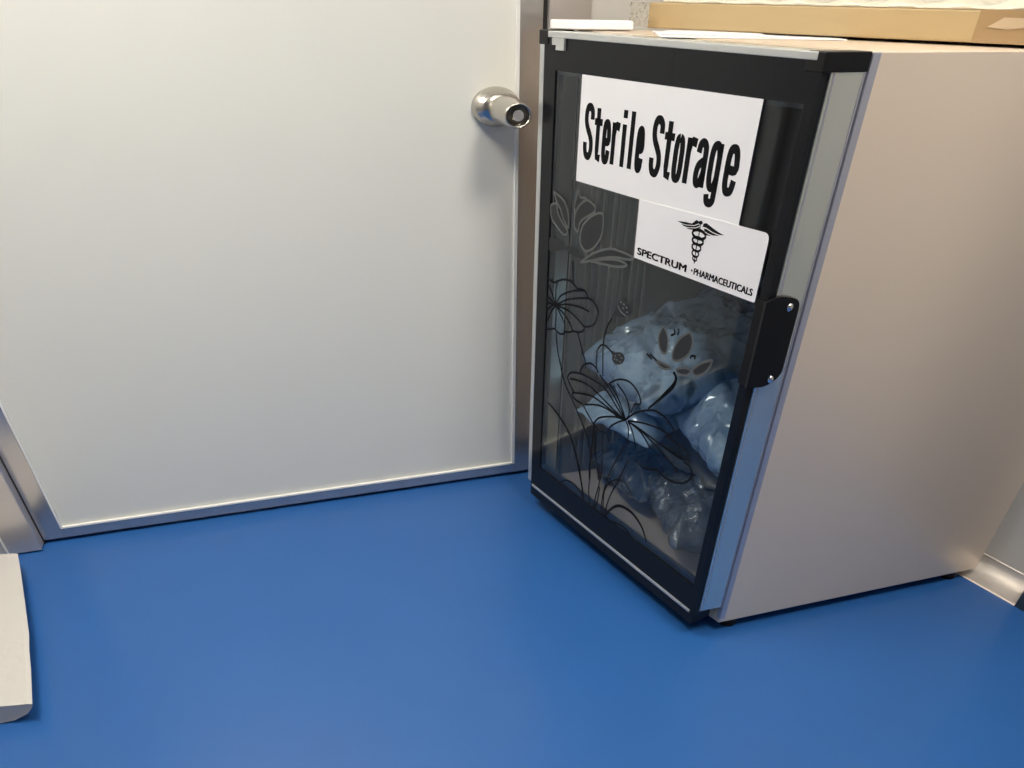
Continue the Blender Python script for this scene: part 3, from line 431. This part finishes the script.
# bubble wrap sheet on the carton
bm = bmesh.new(); gN, gM = 46, 22; G = {}
for i in range(gN + 1):
    for j in range(gM + 1):
        s = .03 + (L - .04) * i / gN; t = -.004 + (dep * .9) * j / gM
        hmp = .006 + .008 * max(0, math.sin(i * 1.05 + (j % 2) * 1.2)) + .004 * noise.noise(Vector((i * .6, j * .6, 2)))
        if t < 0: hmp *= .4
        G[i, j] = bm.verts.new(a + d * s + nrm * (t + .006) + Vector((0, 0, hh + hmp)))
for i in range(gN):
    for j in range(gM): bm.faces.new((G[i, j], G[i + 1, j], G[i + 1, j + 1], G[i, j + 1]))
r = bmesh.ops.extrude_face_region(bm, geom=bm.faces[:]); vz = [v for v in r['geom'] if isinstance(v, bmesh.types.BMVert)]
for v in vz: v.co.z = a.z + hh + .0005
tag(obj('bubble_wrap', bm, M_bubble, loc=(.1, -.45, a.z + hh), smooth=True), 'cream bubble wrap sheet lying on the cardboard carton', 'packaging')
# crumpled clear film at the far end of the carton
bm = bmesh.new(); n = 16; G = {}
for i in range(n + 1):
    for j in range(n + 1):
        q = Vector((i / n * .055, j / n * .034, 0)); G[i, j] = bm.verts.new(a - d * .035 + d * q.x - nrm * .012 - nrm * (q.x * .2) + Vector((0, 0, .002 + q.y)) - nrm * .007 * noise.noise(Vector((i * .5, j * .5, 3))) + d * .008 * noise.noise(Vector((i * .4, j * .45, 8))))
for i in range(n):
    for j in range(n): bm.faces.new((G[i, j], G[i + 1, j], G[i + 1, j + 1], G[i, j + 1]))
tag(obj('plastic_film', bm, M_tail, loc=a, smooth=True), 'crumpled clear plastic film at the far end of the cardboard carton', 'packaging')
for k, (P, lab) in enumerate([([(-.31, -.5), (-.03, -.62), (.06, -.40), (-.22, -.28)], 'white paper sheet lying lowest under the carton on the cabinet top'),
                              ([(-.285, -.44), (-.12, -.53), (-.06, -.38), (-.2, -.3)], 'short glossy white leaflet lying on the paper sheet by the carton')]):
    bm = bmesh.new(); z0 = H + .0006 + k * .0016; prism(bm, [(x, y, z0) for x, y in P], (0, 0, .0012)); tag(obj('paper_sheet' if k == 0 else 'leaflet', bm, M_paper, loc=(P[0][0] + .1, P[0][1], z0)), lab, 'paper')
# small white pack at the far front corner of the top
p = Vector((-.4, -.205, H + .0025)); q = Vector((-.252, -.262, H + .0025)); d2 = (q - p).normalized(); n2 = Vector((-d2.y, d2.x, 0))
bm = bmesh.new(); prism(bm, [p, q, q + n2 * .075, p + n2 * .075], (0, 0, .0115)); tag(obj('foam_pad', bm, M_paper, loc=(p.x + .07, p.y, p.z), bevel=.0015), 'small flat white pad on the far front corner of the cabinet top', 'packaging')
bm = bmesh.new(); prism(bm, [p + d2 * .03 + n2 * .01, p + d2 * .09 + n2 * .01, p + d2 * .09 + n2 * .05, p + d2 * .03 + n2 * .05], (0, 0, -.0022)); 
bm.free()
# ------------------------------------------------------------------ white block on the floor at the left edge
bm = bmesh.new(); zt = .045
far = [(-2.05, -.05), (-1.7615, -.118)]; near = [(-2.02, -.66), (-1.648, -.716)]
prof2 = [(-.32, 0), (-.085, 0), (-.05, .006), (-.02, .02), (-.004, .036), (0, .045), (-.01, .0465), (-.32, .046)]
st = 10; rows = []
for i in range(st + 1):
    t = i / st; ex = -1.7595 + (.1105) * t + .006 * math.sin(t * 3.1); ey = -.115 - .60 * t
    rows.append([bm.verts.new((ex + px + .002 * noise.noise(Vector((i * .9, px * 20, 1))), ey - px * .17 + .004 * noise.noise(Vector((px * 60, pz * 60, i))) * (i == st), pz)) for px, pz in prof2])
for A, B in zip(rows, rows[1:]):
    for i in range(len(prof2)): bm.faces.new((A[i], A[(i + 1) % 8], B[(i + 1) % 8], B[i]))
bm.faces.new(rows[0]); bm.faces.new(rows[-1])
tag(obj('foam_block', bm, M_white, loc=(-1.85, -.42, 0)), 'long white foam block with a rounded edge lying on the blue floor at left', 'packaging')
# ------------------------------------------------------------------ ceiling lamps
for i, (x, y, sx, sy, st_) in enumerate(LAMPS):
    lp = thing('ceiling_light', ['square white ceiling light panel above the door side of the room', 'square white ceiling light panel above the viewer'][i], 'light', (x, y, CEIL - .02))
    bm = bmesh.new(); box(bm, x - sx / 2 - .02, x + sx / 2 + .02, y - sy / 2 - .02, y + sy / 2 + .02, CEIL - .018, CEIL - .001); obj('lamp_frame', bm, M_lampf, lp)
    Me = M_em.copy(); Me.node_tree.nodes['Principled BSDF'].inputs['Emission Strength'].default_value = st_
    bm = bmesh.new(); box(bm, x - sx / 2, x + sx / 2, y - sy / 2, y + sy / 2, CEIL - .022, CEIL - .018); obj('diffuser', bm, Me, lp)
